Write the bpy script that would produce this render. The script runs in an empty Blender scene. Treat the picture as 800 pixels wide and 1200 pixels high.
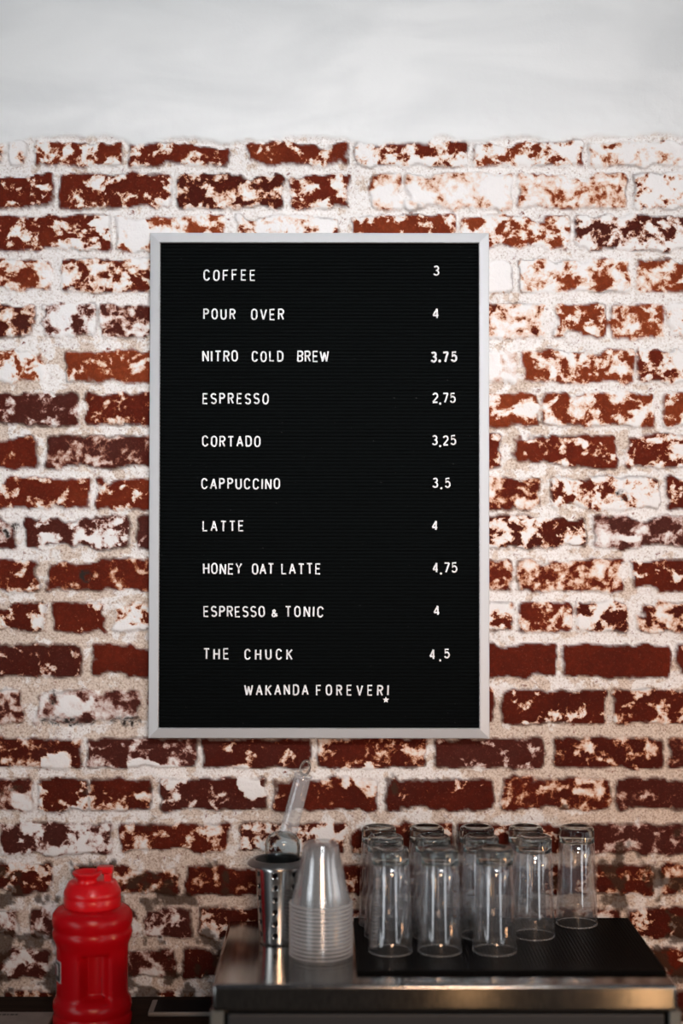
import bpy, bmesh, math, random
import numpy as np
from mathutils import Vector, Matrix

random.seed(4)
PI = math.pi
SC = bpy.context.scene
COL = SC.collection

# ---------------------------------------------------------------- camera
D = 2.745            # camera to brick wall, metres
F = 1800.0           # focal length in pixels of the 800x1200 frame
CX, CY = 390.0, 605.0
ZC = 1.62            # eye height

def P(px, py, depth):
    return Vector(((px - CX) / F * depth, depth - D, ZC - (py - CY) / F * depth))

cam_d = bpy.data.cameras.new('camera')
cam = bpy.data.objects.new('camera', cam_d)
COL.objects.link(cam)
cam.location = (0, -D, ZC)
cam.rotation_euler = (PI / 2, 0, 0)
cam_d.sensor_fit = 'VERTICAL'
cam_d.sensor_height = 36.0
cam_d.sensor_width = 24.0
cam_d.lens = 36.0 * F / 1200.0
cam_d.shift_x = (400 - CX) / 1200.0
cam_d.shift_y = -(600 - CY) / 1200.0
cam_d.dof.use_dof = True
cam_d.dof.focus_distance = D - 0.03
cam_d.dof.aperture_fstop = 1.05
cam_d.clip_start = 0.05
SC.camera = cam

# ---------------------------------------------------------------- world, lights, exposure
w = bpy.data.worlds.new('World')
SC.world = w
w.use_nodes = True
bg = w.node_tree.nodes['Background']
bg.inputs[0].default_value = (0.80, 0.86, 1.0, 1)
bg.inputs[1].default_value = 0.05

def area(name, loc, target, sx, sy, energy, col, spread=180):
    l = bpy.data.lights.new(name, 'AREA')
    l.shape = 'RECTANGLE'
    l.size, l.size_y = sx, sy
    l.energy = energy
    l.color = col
    l.spread = math.radians(spread)
    o = bpy.data.objects.new(name, l)
    COL.objects.link(o)
    o.location = loc
    d = Vector(target) - Vector(loc)
    o.rotation_euler = d.to_track_quat('-Z', 'Z').to_euler()
    return o

area('high_window', (1.0, -3.7, 2.95), (0.05, 0.0, 2.50), 1.5, 0.5, 5.5, (0.94, 0.97, 1.0), 44)
area('high_window', (0.45, -3.7, 2.95), (0.0, 0.0, 1.68), 1.5, 0.5, 3.8, (0.94, 0.97, 1.0), 29)
area('shop_window', (-2.9, -3.0, 1.2), (0.0, 0, 1.2), 1.1, 2.34, 20, (0.94, 0.97, 1.0))
area('shop_window', (2.4, -3.4, 1.2), (0.0, 0, 1.2), 0.8, 2.34, 10, (0.94, 0.97, 1.0))
area('shop_window', (2.9, -1.15, 1.2), (0.0, -0.4, 1.2), 0.9, 2.3, 9, (0.96, 0.98, 1.0))
area('warm_fill', (0.5, -4.2, 1.9), (0.2, 0.0, 1.15), 0.8, 0.3, 3.2, (1.0, 0.58, 0.34), 50)  # unseen warm fill, added to tint the lower wall

def bulb(name, loc, e, col, r):
    l = bpy.data.lights.new(name, 'POINT')
    l.energy = e
    l.color = col
    l.shadow_soft_size = r
    o = bpy.data.objects.new(name, l)
    COL.objects.link(o)
    o.location = loc
bulb('warm_bulb', (1.15, -0.75, 1.02), 6.5, (1.0, 0.46, 0.17), 0.05)
bulb('warm_bulb', (0.35, -3.6, 2.1), 0.45, (1.0, 0.55, 0.25), 0.10)

bulb('lip_fill', (0.80, -1.9, 0.42), 0.6, (1.0, 0.55, 0.25), 0.03)  # unseen lights, added to put warm reflections along the worktop lip
bulb('lip_fill', (0.34, -1.9, 0.44), 0.2, (1.0, 0.55, 0.25), 0.04)

SC.view_settings.view_transform = 'Standard'
SC.view_settings.look = 'None'
SC.view_settings.gamma = 1.0
SC.view_settings.use_curve_mapping = False
SC.view_settings.exposure = 0.06
SC.cycles.transparent_max_bounces = 64
SC.cycles.max_bounces = 40
SC.cycles.transmission_bounces = 40
SC.cycles.glossy_bounces = 6
SC.cycles.use_denoising = True

# ---------------------------------------------------------------- helpers
class NT:
    """little node tree writer"""
    def __init__(s, name):
        s.m = bpy.data.materials.new(name)
        s.m.use_nodes = True
        s.t = s.m.node_tree
        s.b = s.t.nodes['Principled BSDF']
        s.out = s.t.nodes['Material Output']
    def n(s, kind, **kw):
        nd = s.t.nodes.new(kind)
        for k, v in kw.items():
            setattr(nd, k, v)
        return nd
    def put(s, sock, v):
        if isinstance(v, bpy.types.NodeSocket):
            s.t.links.new(v, sock)
        else:
            sock.default_value = v
    def math(s, op, a, b=0.0, clamp=False):
        nd = s.n('ShaderNodeMath', operation=op, use_clamp=clamp)
        s.put(nd.inputs[0], a); s.put(nd.inputs[1], b)
        return nd.outputs[0]
    def noise(s, scale, detail=4, rough=.55, dist=0.0, vec=None):
        nd = s.n('ShaderNodeTexNoise')
        nd.inputs['Scale'].default_value = scale
        nd.inputs['Detail'].default_value = detail
        nd.inputs['Roughness'].default_value = rough
        nd.inputs['Distortion'].default_value = dist
        if vec is not None:
            s.put(nd.inputs['Vector'], vec)
        return nd.outputs[0]
    def ramp(s, fac, stops, interp='LINEAR'):
        nd = s.n('ShaderNodeValToRGB')
        cr = nd.color_ramp
        cr.interpolation = interp
        while len(cr.elements) < len(stops):
            cr.elements.new(0.5)
        for e, (p, c) in zip(cr.elements, stops):
            e.position = p
            e.color = (*c, 1) if len(c) == 3 else c
        s.put(nd.inputs[0], fac)
        return nd.outputs[0]
    def mix(s, fac, a, b):
        nd = s.n('ShaderNodeMix', data_type='RGBA')
        s.put(nd.inputs[0], fac)
        for k, v in ((6, a), (7, b)):
            s.put(nd.inputs[k], (*v, 1) if isinstance(v, tuple) and len(v) == 3 else v)
        return nd.outputs[2]
    def attr(s, name):
        nd = s.n('ShaderNodeAttribute', attribute_name=name)
        return nd.outputs['Fac']
    def bump(s, h, strength, dist):
        nd = s.n('ShaderNodeBump')
        nd.inputs['Strength'].default_value = strength
        nd.inputs['Distance'].default_value = dist
        s.put(nd.inputs['Height'], h)
        s.put(s.b.inputs['Normal'], nd.outputs[0])
    def pos(s):
        return s.n('ShaderNodeNewGeometry').outputs['Position']
    def objco(s):
        return s.n('ShaderNodeTexCoord').outputs['Object']
    def scale(s, vec, sc):
        nd = s.n('ShaderNodeMapping')
        s.put(nd.inputs['Vector'], vec)
        nd.inputs['Scale'].default_value = sc
        return nd.outputs[0]

def mat(name, col, rough=.5, metal=0.0, spec=None, noise=None):
    t = NT(name)
    t.b.inputs['Roughness'].default_value = rough
    t.b.inputs['Metallic'].default_value = metal
    if spec is not None:
        t.b.inputs['Specular IOR Level'].default_value = spec
    if noise:
        sc, amt = noise
        f = t.noise(sc, 3, vec=t.objco())
        dark = tuple(c * (1 - amt) for c in col)
        t.put(t.b.inputs['Base Color'], t.ramp(f, [(.35, dark), (.65, col)]))
    else:
        t.b.inputs['Base Color'].default_value = (*col, 1)
    return t.m

def link(name, me, m, parent=None, smooth=False):
    if isinstance(me, bmesh.types.BMesh):
        bm = me
        me = bpy.data.meshes.new(name)
        bmesh.ops.recalc_face_normals(bm, faces=bm.faces)
        bm.to_mesh(me)
        bm.free()
    if m is not None:
        me.materials.clear()
        me.materials.append(m)
    if smooth:
        me.polygons.foreach_set('use_smooth', [True] * len(me.polygons))
    o = bpy.data.objects.new(name, me)
    COL.objects.link(o)
    if parent:
        o.parent = parent
    return o

def thing(name, label, cat, loc=(0, 0, 0), rot=(0, 0, 0), group=None):
    o = bpy.data.objects.new(name, None)
    o.empty_display_size = .05
    COL.objects.link(o)
    o.location = loc
    o.rotation_euler = rot
    return tag(o, label, cat, group)

def tag(o, label, cat, group=None):
    o['label'] = label
    o['category'] = cat
    if group:
        o['group'] = group
    return o

def struct(o):
    o['kind'] = 'structure'
    return o

def box(bm, x0, x1, y0, y1, z0, z1, bev=0.0, seg=2):
    r = bmesh.ops.create_cube(bm, size=1)
    vs = r['verts']
    bmesh.ops.scale(bm, vec=(x1 - x0, y1 - y0, z1 - z0), verts=vs)
    bmesh.ops.translate(bm, vec=((x0 + x1) / 2, (y0 + y1) / 2, (z0 + z1) / 2), verts=vs)
    if bev:
        es = list({e for v in vs for e in v.link_edges})
        bmesh.ops.bevel(bm, geom=es, offset=bev, segments=seg, affect='EDGES', profile=.5)
    return bm

def lathe(bm, prof, n=48, cx=0, cy=0, closed=False, rfun=None):
    """revolve a list of (r, z); r==0 makes a pole. closed joins last to first."""
    rings = []
    for r, z in prof:
        if r <= 1e-7:
            rings.append([bm.verts.new((cx, cy, z))])
        else:
            ring = []
            for k in range(n):
                a = 2 * PI * k / n
                rr = r if rfun is None else rfun(r, a, z)
                ring.append(bm.verts.new((cx + rr * math.cos(a), cy + rr * math.sin(a), z)))
            rings.append(ring)
    pairs = list(zip(rings[:-1], rings[1:]))
    if closed:
        pairs.append((rings[-1], rings[0]))
    for A, B in pairs:
        for k in range(n):
            k2 = (k + 1) % n
            if len(A) == 1 and len(B) == 1:
                continue
            if len(A) == 1:
                bm.faces.new((A[0], B[k2], B[k]))
            elif len(B) == 1:
                bm.faces.new((A[k], A[k2], B[0]))
            else:
                bm.faces.new((A[k], A[k2], B[k2], B[k]))
    return bm

def tube(bm, pts, rad, n=10, flat=(1, 1), up=Vector((0, 1, 0)), caps=True, closed=False):
    pts = [Vector(p) for p in pts]
    rings = []
    m = len(pts)
    for i, p in enumerate(pts):
        if closed:
            t = pts[(i + 1) % m] - pts[i - 1]
        else:
            t = pts[min(i + 1, m - 1)] - pts[max(i - 1, 0)]
        t.normalize()
        u = up - t * up.dot(t)
        u.normalize()
        v = t.cross(u)
        r = rad[i] if isinstance(rad, (list, tuple)) else rad
        rings.append([bm.verts.new(p + u * (r * flat[1] * math.cos(2 * PI * k / n)) + v * (r * flat[0] * math.sin(2 * PI * k / n))) for k in range(n)])
    pr = list(zip(rings[:-1], rings[1:]))
    if closed:
        pr.append((rings[-1], rings[0]))
    for A, B in pr:
        for k in range(n):
            bm.faces.new((A[k], A[(k + 1) % n], B[(k + 1) % n], B[k]))
    if caps and not closed:
        bm.faces.new(rings[0][::-1])
        bm.faces.new(rings[-1])
    return bm

# ================================================================ THE WALL
# courses: (top, bottom, [(x0, x1, tone, paint), ...]); positions measured along the wall, 1 unit = D/F m
NB = 7
COURSES = [
 (166, 194, [(-60, 5, .4, .5), (10, 30, .4, .7), (41, 143, .3, .48), (150, 274, .35, .34), (284, 408, .3, .36), (416, 548, .4, .52), (555, 683, .2, .58), (690, 830, .3, .7)]),
 (203, 245, [(-60, 62, .42, .32), (70, 201, .42, .36), (207, 333, .7, .42), (339, 411, .4, .48), (432, 469, .2, .66), (476, 600, .5, .74), (607, 735, .1, .58), (742, 870, .4, .68)]),
 (252, 293, [(-5, 130, .42, .44), (135, 265, .05, .55), (275, 402, .4, .7), (410, 533, .2, .38), (540, 667, .1, .54), (675, 810, .8, .52)]),
 (303, 342, [(-70, 62, .25, .54), (70, 196, .5, .5), (478, 601, .4, .86), (608, 737, .1, .6), (747, 880, .1, .5)]),
 (356, 395, [(-40, 42, .75, .42), (48, 112, .9, .62), (117, 182, .85, .46), (565, 640, .6, .66), (648, 710, .1, .48), (716, 778, .05, .5), (784, 850, .4, .78)]),
 (411, 448, [(-60, 52, .05, .55), (75, 190, .1, .36), (540, 606, .8, .84), (613, 742, .15, .46), (748, 870, .4, .55)]),
 (460, 499, [(-40, 91, .9, .36), (100, 230, .5, .32), (500, 631, .1, .42), (636, 767, .2, .46), (777, 900, .1, .5)]),
 (510, 549, [(-80, 44, .4, .18), (54, 183, .85, .34), (460, 589, .4, .32), (597, 722, .32, .32), (735, 860, .4, .42)]),
 (559, 597, [(-25, 106, .38, .34), (112, 240, .35, .3), (510, 637, .5, .46), (645, 772, .5, .57), (782, 900, .5, .34)]),
 (605, 643, [(-50, 20, .9, .5), (28, 151, .88, .38), (160, 230, .95, .2), (560, 686, .7, .46), (695, 825, 1, .46)]),
 (655, 694, [(-80, 46, .5, .34), (53, 185, .48, .3), (530, 600, .4, .44), (606, 731, .42, .5), (738, 860, .5, .36)]),
 (705, 741, [(-70, 52, .6, .42), (60, 125, .5, .25), (131, 195, .3, .6), (530, 601, .4, .5), (608, 671, .4, .42), (675, 735, .65, .5), (748, 870, .65, .5)]),
 (755, 794, [(-30, 97, .8, .24), (106, 235, .45, -.5), (525, 652, .5, -.6), (659, 786, .5, -.6), (793, 920, .5, .2)]),
 (809, 848, [(-90, 27, .85, .5), (38, 165, .98, .56), (450, 578, .6, .3), (588, 710, .6, .28), (719, 850, .6, .38)]),
 (865, 900, [(-30, 95, .75, .3), (102, 230, .92, .32), (237, 365, .75, .2), (371, 500, .65, .34), (508, 638, .92, .26), (648, 777, .7, .34), (785, 900, .8, .42)]),
 (912, 950, [(-60, 38, .85, .42), (45, 103, .6, .2), (105, 177, .6, .3), (187, 312, .85, .3), (320, 442, .6, .2), (450, 578, .65, .14), (588, 716, .6, .32), (722, 850, .85, .24)]),
 (965, 1001, [(0, 130, 1, .56), (140, 270, .55, .42), (280, 404, .75, .5), (410, 530, .55, .34), (537, 660, .55, .32), (667, 815, .9, .34)]),
 (1013, 1049, [(-70, 60, .65, .36), (82, 209, .65, .38), (217, 330, .6, .24), (338, 430, .6, .3), (436, 560, .6, .35), (567, 690, .6, .3), (698, 765, .65, .34), (776, 900, .65, .42)]),
 (1064, 1099, [(-40, 20, 1, .56), (35, 163, 1, .52), (168, 225, 1, .44), (232, 310, .75, .36), (735, 830, .7, .32)]),
 (1112, 1147, [(-60, 58, .95, .42), (65, 205, .9, .46), (215, 340, .7, .2)]),
 (1162, 1198, []),
]
y = 1212
while y < 1360:
    COURSES.append((y, y + 37, []))
    y += 50
XL, XR = -420, 1240
rng = random.Random(11)
BRICKS = []
for ci, (t, b, segs) in enumerate(COURSES):
    segs = sorted(segs)
    full = []
    cur = XL - rng.random() * 100
    def fill(a, z):
        gap = z - a
        k = max(1, round(gap / 134))
        wd = gap / k
        for i in range(k):
            full.append((a + i * wd, a + (i + 1) * wd - NB, rng.uniform(.3, .9), rng.uniform(.25, .5)))
    for s in segs:
        if s[0] - cur > 45:
            fill(cur, s[0])
        full.append(s)
        cur = s[1] + NB
    fill(cur, XR + 60)
    for f in full:
        BRICKS.append((f[0], f[1], t, b, f[2], f[3]))

# patches of whitewash (positive) and of bare brick (negative) with a shape of their own: x, y, rx, ry, amount
SPLATS = [(58, 441, 13, 16, .9), (72, 330, 10, 8, .4), (90, 830, 30, 13, .8), (50, 826, 12, 14, .7), (70, 896, 17, 12, .9), (40, 940, 24, 12, .6),
 (296, 920, 22, 14, .9), (275, 905, 20, 8, .6), (430, 915, 28, 15, .9), (692, 922, 34, 9, .35), (160, 745, 30, 10, .6), (170, 900, 20, 8, .7),
 (205, 912, 18, 11, .5), (585, 330, 22, 20, .7), (575, 425, 16, 16, .5), (150, 270, 30, 16, .5), (470, 225, 30, 14, .4), (580, 225, 20, 16, .4),
 (110, 945, 22, 9, .5), (645, 345, 40, 8, .3), (738, 632, 13, 7, .9), (205, 300, 20, 8, .4), (780, 172, 26, 10, .4), (132, 630, 14, 10, .35),
 (64, 985, 20, 12, -.35), (20, 985, 14, 14, -.25), (660, 215, 40, 10, .2), (105, 535, 10, 8, .3), (350, 985, 20, 10, .2), (495, 1030, 30, 8, .25)]
DARKS = [(100, 675, 8, 8), (13, 622, 11, 9), (729, 580, 8, 7), (62, 818, 4, 12), (62, 845, 14, 6), (90, 846, 20, 5), (150, 845, 18, 6)]

def vnoise(x, y, s, seed):
    r = np.random.RandomState(seed)
    N = 256
    g = r.rand(N, N)
    u, v = x / s + 1000, y / s + 1000
    i, j = np.floor(u).astype(int), np.floor(v).astype(int)
    fu, fv = u - i, v - j
    fu, fv = fu * fu * (3 - 2 * fu), fv * fv * (3 - 2 * fv)
    i0, j0, i1, j1 = i % N, j % N, (i + 1) % N, (j + 1) % N
    return (g[i0, j0] * (1 - fu) + g[i1, j0] * fu) * (1 - fv) + (g[i0, j1] * (1 - fu) + g[i1, j1] * fu) * fv - .5

def fbm(x, y, s, seed, o=4):
    a, tot = 1.0, 0
    for k in range(o):
        tot = tot + a * vnoise(x, y, s / 2 ** k, seed + k * 17)
        a *= .55
    return tot

def sstep(a, b, v):
    t = np.clip((v - a) / (b - a), 0, 1)
    return t * t * (3 - 2 * t)

def build_wall():
    xs = np.concatenate([np.arange(XL, -120, 6.0), np.arange(-120, 920, 2.2), np.arange(920, XR, 6.0)])
    ys = np.concatenate([np.arange(-520, -60, 20.0), np.arange(-60, 130, 5.0), np.arange(130, 1215, 2.2), np.arange(1215, 1360, 6.0), [1500, 1663]])
    X, Y = np.meshgrid(xs, ys)
    brick = np.zeros_like(X); tone = np.full_like(X, .5); paint = np.full_like(X, .4); off = np.zeros_like(X); soft = np.full_like(X, .5)
    wob = fbm(X, Y, 14, 5, 4)
    wob2 = fbm(X, Y, 60, 77, 2)
    wob3 = fbm(X, Y, 42, 143, 4)
    best = np.full_like(X, 1e9)
    rr = random.Random(3)
    for (x0, x1, t, b, tn, pn) in BRICKS:
        i0, i1 = np.searchsorted(xs, [x0 - 12, x1 + 12])
        j0, j1 = np.searchsorted(ys, [t - 12, b + 12])
        if i1 <= i0 or j1 <= j0:
            continue
        x, yy = X[j0:j1, i0:i1], Y[j0:j1, i0:i1]
        rad = 4.0
        tilt = rr.uniform(-.008, .008)
        qx = np.abs(x - (x0 + x1) / 2) - (x1 - x0) / 2 + rad
        qy = np.abs(yy + (x - (x0 + x1) / 2) * tilt - (t + b) / 2) - (b - t) / 2 + rad
        d = np.hypot(np.maximum(qx, 0), np.maximum(qy, 0)) + np.minimum(np.maximum(qx, qy), 0) - rad
        d = d + np.maximum(wob3[j0:j1, i0:i1] - .12, 0) * 16 + wob[j0:j1, i0:i1] * 5.0 + wob2[j0:j1, i0:i1] * 1.5
        near = d < best[j0:j1, i0:i1]
        best[j0:j1, i0:i1] = np.where(near, d, best[j0:j1, i0:i1])
        m = sstep(1.6, -1.6, d)
        brick[j0:j1, i0:i1] = np.maximum(brick[j0:j1, i0:i1], m)
        o_ = rr.uniform(-.0015, .0015)
        s_ = rr.uniform(0, 1)
        for A, v in ((tone, tn), (paint, pn), (off, o_), (soft, s_)):
            A[j0:j1, i0:i1] = np.where(near, v, A[j0:j1, i0:i1])
    splat = np.zeros_like(X); dark = np.zeros_like(X)
    w1, w2 = fbm(X, Y, 18, 31, 4) * 1.2, fbm(X, Y, 9, 55, 3)
    for (sx, sy, rx, ry, a) in SPLATS:
        d = np.hypot((X - sx) / rx, (Y - sy) / ry) + w1 * .9
        m = sstep(1.15, .8, d) * a
        splat = np.where(np.abs(m) > np.abs(splat), m, splat)
    for (sx, sy, rx, ry) in DARKS:
        d = np.hypot((X - sx) / rx, (Y - sy) / ry) + w2 * .8
        dark = np.maximum(dark, sstep(1.1, .8, d))
    edge = 164 + fbm(X, Y * .2, 40, 8, 4) * 12
    plaster = sstep(edge + 2.5, edge - 2.5, Y)
    mortar_pale = np.clip(.58 + fbm(X, Y, 150, 91, 3) * .9 + (700 - Y) / 1100 + (X - 400) / 2600, 0, 1)  # share of pale mortar, tanner towards the bottom and in set patches
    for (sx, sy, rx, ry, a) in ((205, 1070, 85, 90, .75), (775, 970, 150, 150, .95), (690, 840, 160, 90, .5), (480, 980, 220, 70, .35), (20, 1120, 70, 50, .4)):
        mortar_pale = mortar_pale - .55 * a * sstep(1.2, .5, np.hypot((X - sx) / rx, (Y - sy) / ry) + wob2 * .5)
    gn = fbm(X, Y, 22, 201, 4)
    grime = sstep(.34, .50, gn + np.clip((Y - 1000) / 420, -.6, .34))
    fine = fbm(X, Y, 7, 123, 2)
    h_m = -.0065 + fbm(X, Y, 30, 21, 3) * .004 + fine * .0022
    h_b = off + fbm(X, Y, 26, 41, 3) * .0016 + fine * .0007 + np.maximum(splat, 0) * .002
    h = h_m * (1 - brick) + h_b * brick
    h = h - dark * .003
    h_p = .0022 + fbm(X, Y, 120, 66, 2) * .002 + fbm(X, Y, 16, 67, 3) * .0013 * sstep(60, 165, Y)
    h = h * (1 - plaster) + h_p * plaster
    s = D / F
    co = np.stack([(X - CX) * s, -h, ZC - (Y - CY) * s], -1).reshape(-1, 3)
    ny, nx = X.shape
    idx = np.arange(nx * ny).reshape(ny, nx)
    q = np.stack([idx[:-1, :-1], idx[1:, :-1], idx[1:, 1:], idx[:-1, 1:]], -1).reshape(-1, 4)
    me = bpy.data.meshes.new('wall_back')
    me.vertices.add(len(co)); me.vertices.foreach_set('co', co.ravel())
    me.loops.add(q.size); me.loops.foreach_set('vertex_index', q.ravel().astype(np.int32))
    me.polygons.add(len(q))
    me.polygons.foreach_set('loop_start', np.arange(0, q.size, 4, dtype=np.int32))
    me.polygons.foreach_set('use_smooth', np.ones(len(q), dtype=bool))
    me.update(calc_edges=True)
    for nm, A in (('brick', brick), ('tone', tone), ('paint', paint), ('splat', splat), ('dark', dark), ('plaster', plaster), ('mortar_pale', mortar_pale), ('soft', soft), ('grime', grime)):
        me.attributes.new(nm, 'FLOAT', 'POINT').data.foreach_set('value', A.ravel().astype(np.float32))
    return me

def wall_material():
    t = NT('whitewashed_brick')
    pos = t.pos()
    n1 = t.noise(30, 8, .52, .35, t.scale(pos, (1, 1, 1.15)))
    n2 = t.noise(11, 4, .55, .2, pos)
    n3 = t.noise(260, 4, .65, 0, pos)
    n4 = t.noise(95, 6, .65, .3, pos)
    brick, tone, paint, splat, dark, plaster, mortar_pale = [t.attr(a) for a in ('brick', 'tone', 'paint', 'splat', 'dark', 'plaster', 'mortar_pale')]
    # bare brick
    tn = t.math('ADD', tone, t.math('MULTIPLY', t.math('SUBTRACT', n2, .5), .7), True)
    bare = t.ramp(tn, [(0, (.34, .062, .018)), (.35, (.17, .019, .007)), (.7, (.088, .0095, .0045)), (1, (.095, .024, .018))])
    bare = t.mix(t.math('MULTIPLY', t.math('SUBTRACT', n4, .44), 2.4, True), t.mix(.45, bare, (.02, .006, .004)), bare)
    bare = t.mix(t.math('MULTIPLY', t.math('SUBTRACT', n3, .58), 2.0, True), bare, (.32, .12, .07))
    # how much lime wash is left, as a threshold
    v = t.math('MULTIPLY', t.math('SUBTRACT', n1, .5), 2.9)
    v = t.math('ADD', v, t.math('MULTIPLY', t.math('SUBTRACT', n4, .5), 1.3))
    v = t.math('ADD', v, t.math('MULTIPLY', t.math('SUBTRACT', n2, .5), .5))
    v = t.math('ADD', v, t.math('MULTIPLY', t.math('SUBTRACT', paint, .46), 1.3))
    v = t.math('ADD', v, splat)
    k = t.math('ADD', t.math('MULTIPLY', t.attr('soft'), .85), .50)
    v = t.math('ADD', t.math('MULTIPLY', v, k), .5, True)
    cover = t.ramp(v, [(.42, (0, 0, 0)), (.49, (.40, .40, .40)), (.55, (.80, .80, .80)), (.63, (1, 1, 1))])
    wash = t.ramp(v, [(.44, (.36, .075, .022)), (.50, (.56, .22, .10)), (.57, (.72, .45, .32)), (.68, (.79, .66, .58)), (.84, (.83, .81, .80))])
    pale = t.ramp(v, [(.40, (.15, .045, .036)), (.52, (.30, .15, .13)), (.62, (.52, .38, .35)), (.76, (.76, .70, .68)), (.9, (.82, .81, .80))])
    wash = t.mix(t.ramp(tone, [(.72, (0, 0, 0)), (.9, (.85, .85, .85))]), wash, pale)
    face = t.mix(cover, bare, wash)
    # mortar
    mort = t.ramp(n3, [(.28, (.40, .34, .30)), (.40, (.70, .65, .61)), (.50, (.81, .78, .76)), (.68, (.85, .84, .83))])
    tan = t.ramp(n3, [(.28, (.25, .165, .115)), (.42, (.53, .42, .34)), (.58, (.72, .62, .54))])
    lm = t.math('ADD', mortar_pale, t.math('MULTIPLY', t.math('SUBTRACT', n1, .5), 3.6))
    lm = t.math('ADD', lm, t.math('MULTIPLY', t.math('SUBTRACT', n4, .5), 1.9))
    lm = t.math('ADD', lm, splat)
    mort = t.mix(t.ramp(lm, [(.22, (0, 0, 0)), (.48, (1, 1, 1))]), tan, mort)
    spk = t.math('MULTIPLY', t.math('SUBTRACT', n4, .605), 9.0, True)
    mort = t.mix(spk, mort, (.20, .055, .03))
    col = t.mix(brick, mort, face)
    seam = t.math('MULTIPLY', t.math('MULTIPLY', t.math('MULTIPLY', brick, t.math('SUBTRACT', 1.0, brick)), 2.0), t.math('MULTIPLY', t.math('SUBTRACT', n2, .46), 6.0, True), True)
    col = t.mix(seam, col, (.07, .035, .022))
    col = t.mix(t.math('MULTIPLY', dark, t.math('MULTIPLY', t.math('SUBTRACT', n4, .42), 6.0, True)), col, (.03, .022, .018))
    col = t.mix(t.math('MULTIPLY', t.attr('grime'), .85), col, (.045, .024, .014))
    smudge = t.noise(2.6, 3, .5, .6, t.scale(pos, (1, 1, 3.2)))
    pl = t.ramp(smudge, [(.36, (.70, .72, .725)), (.58, (.80, .815, .815))])
    col = t.mix(plaster, col, pl)
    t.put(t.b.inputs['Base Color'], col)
    t.b.inputs['Roughness'].default_value = .85
    t.b.inputs['Specular IOR Level'].default_value = .1
    hh = t.math('ADD', t.math('MULTIPLY', n3, .6), t.math('ADD', n4, t.math('MULTIPLY', v, .5)))
    hh = t.math('MULTIPLY', hh, t.math('SUBTRACT', 1.0, t.math('MULTIPLY', plaster, .85)))
    t.bump(hh, .55, .004)
    return t.m

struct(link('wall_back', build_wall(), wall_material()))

bm = bmesh.new()
box(bm, -2.2, 2.2, -5.2, .05, -.05, 0)
t = NT('floor_concrete')
t.put(t.b.inputs['Base Color'], t.ramp(t.noise(6, 5), [(.3, (.10, .085, .07)), (.7, (.17, .145, .12))]))
t.b.inputs['Roughness'].default_value = .6
struct(link('floor', bm, t.m))

# ================================================================ LETTER BOARD
ALU = NT('satin_aluminium')
ALU.b.inputs['Base Color'].default_value = (.57, .58, .595, 1)
ALU.b.inputs['Metallic'].default_value = .35
ALU.b.inputs['Roughness'].default_value = .5
ALU = ALU.m
t = NT('black_felt')
f = t.noise(160, 2, .5, 0, t.scale(t.objco(), (1, 1, 1)))
t.put(t.b.inputs['Base Color'], t.ramp(f, [(.0, (.0016, .0024, .0026)), (.74, (.0022, .0031, .0033)), (.82, (.09, .09, .09))]))
t.b.inputs['Roughness'].default_value = .75
t.b.inputs['Specular IOR Level'].default_value = .05
FELT = t.m
LETTER = mat('white_letter_plastic', (.84, .85, .87), .4)

BS = 2.704 / F                      # metres per unit on the board face
BX = 373.5
BW, BH = 400.5 * BS, 596 * BS
bpt = P(BX, 866, 2.704)
board = thing('letter_board', 'black felt letter board in a silver frame on the brick wall, listing coffee prices', 'menu board',
              (bpt.x, bpt.y + .022, bpt.z), (-.0222, .0012, 0))

def rail(side):
    prof = [(0, 0), (0, -.0165), (.0012, -.018), (.0170, -.0225), (.0182, -.0215), (.0182, -.004), (.0182, 0)]
    bm = bmesh.new()
    x0, x1, z0, z1 = -BW / 2, BW / 2, 0, BH
    A, B = [], []
    for tt, yy in prof:
        a = {'b': (x0 + tt, z0 + tt), 't': (x0 + tt, z1 - tt), 'l': (x0 + tt, z0 + tt), 'r': (x1 - tt, z0 + tt)}[side]
        b = {'b': (x1 - tt, z0 + tt), 't': (x1 - tt, z1 - tt), 'l': (x0 + tt, z1 - tt), 'r': (x1 - tt, z1 - tt)}[side]
        A.append(bm.verts.new((a[0], yy, a[1])))
        B.append(bm.verts.new((b[0], yy, b[1])))
    n = len(prof)
    for k in range(n):
        bm.faces.new((A[k], A[(k + 1) % n], B[(k + 1) % n], B[k]))
    bm.faces.new(A)
    bm.faces.new(B[::-1])
    return link('frame_rail', bm, ALU, board)
for s_ in 'btlr':
    rail(s_)

bm = bmesh.new()
pz0, pz1, ph = .012, BH - .012, 4.22 * BS
zs, yz = [], []
z = pz0
while z < pz1:
    for dz, yy in ((0, -.0105), (.25, -.0105), (.34, -.0132), (.60, -.0140), (.90, -.0132)):
        zz = z + dz * ph
        if zz < pz1:
            zs.append(zz); yz.append(yy)
    z += ph
L = [bm.verts.new((-BW / 2 + .012, yy, zz)) for zz, yy in zip(zs, yz)]
R = [bm.verts.new((BW / 2 - .012, yy, zz)) for zz, yy in zip(zs, yz)]
for k in range(len(zs) - 1):
    bm.faces.new((L[k], R[k], R[k + 1], L[k + 1]))
bl = [bm.verts.new((x, -.003, zz)) for x, zz in ((-BW / 2 + .012, zs[0]), (BW / 2 - .012, zs[0]), (BW / 2 - .012, zs[-1]), (-BW / 2 + .012, zs[-1]))]
bm.faces.new(bl[::-1])
bm.faces.new((bl[0], bl[1], R[0], L[0]))
bm.faces.new((bl[2], bl[3], L[-1], R[-1]))
bm.faces.new([bl[3], bl[0]] + L)
bm.faces.new([bl[1], bl[2]] + R[::-1])
link('felt_panel', bm, FELT, board)

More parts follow.
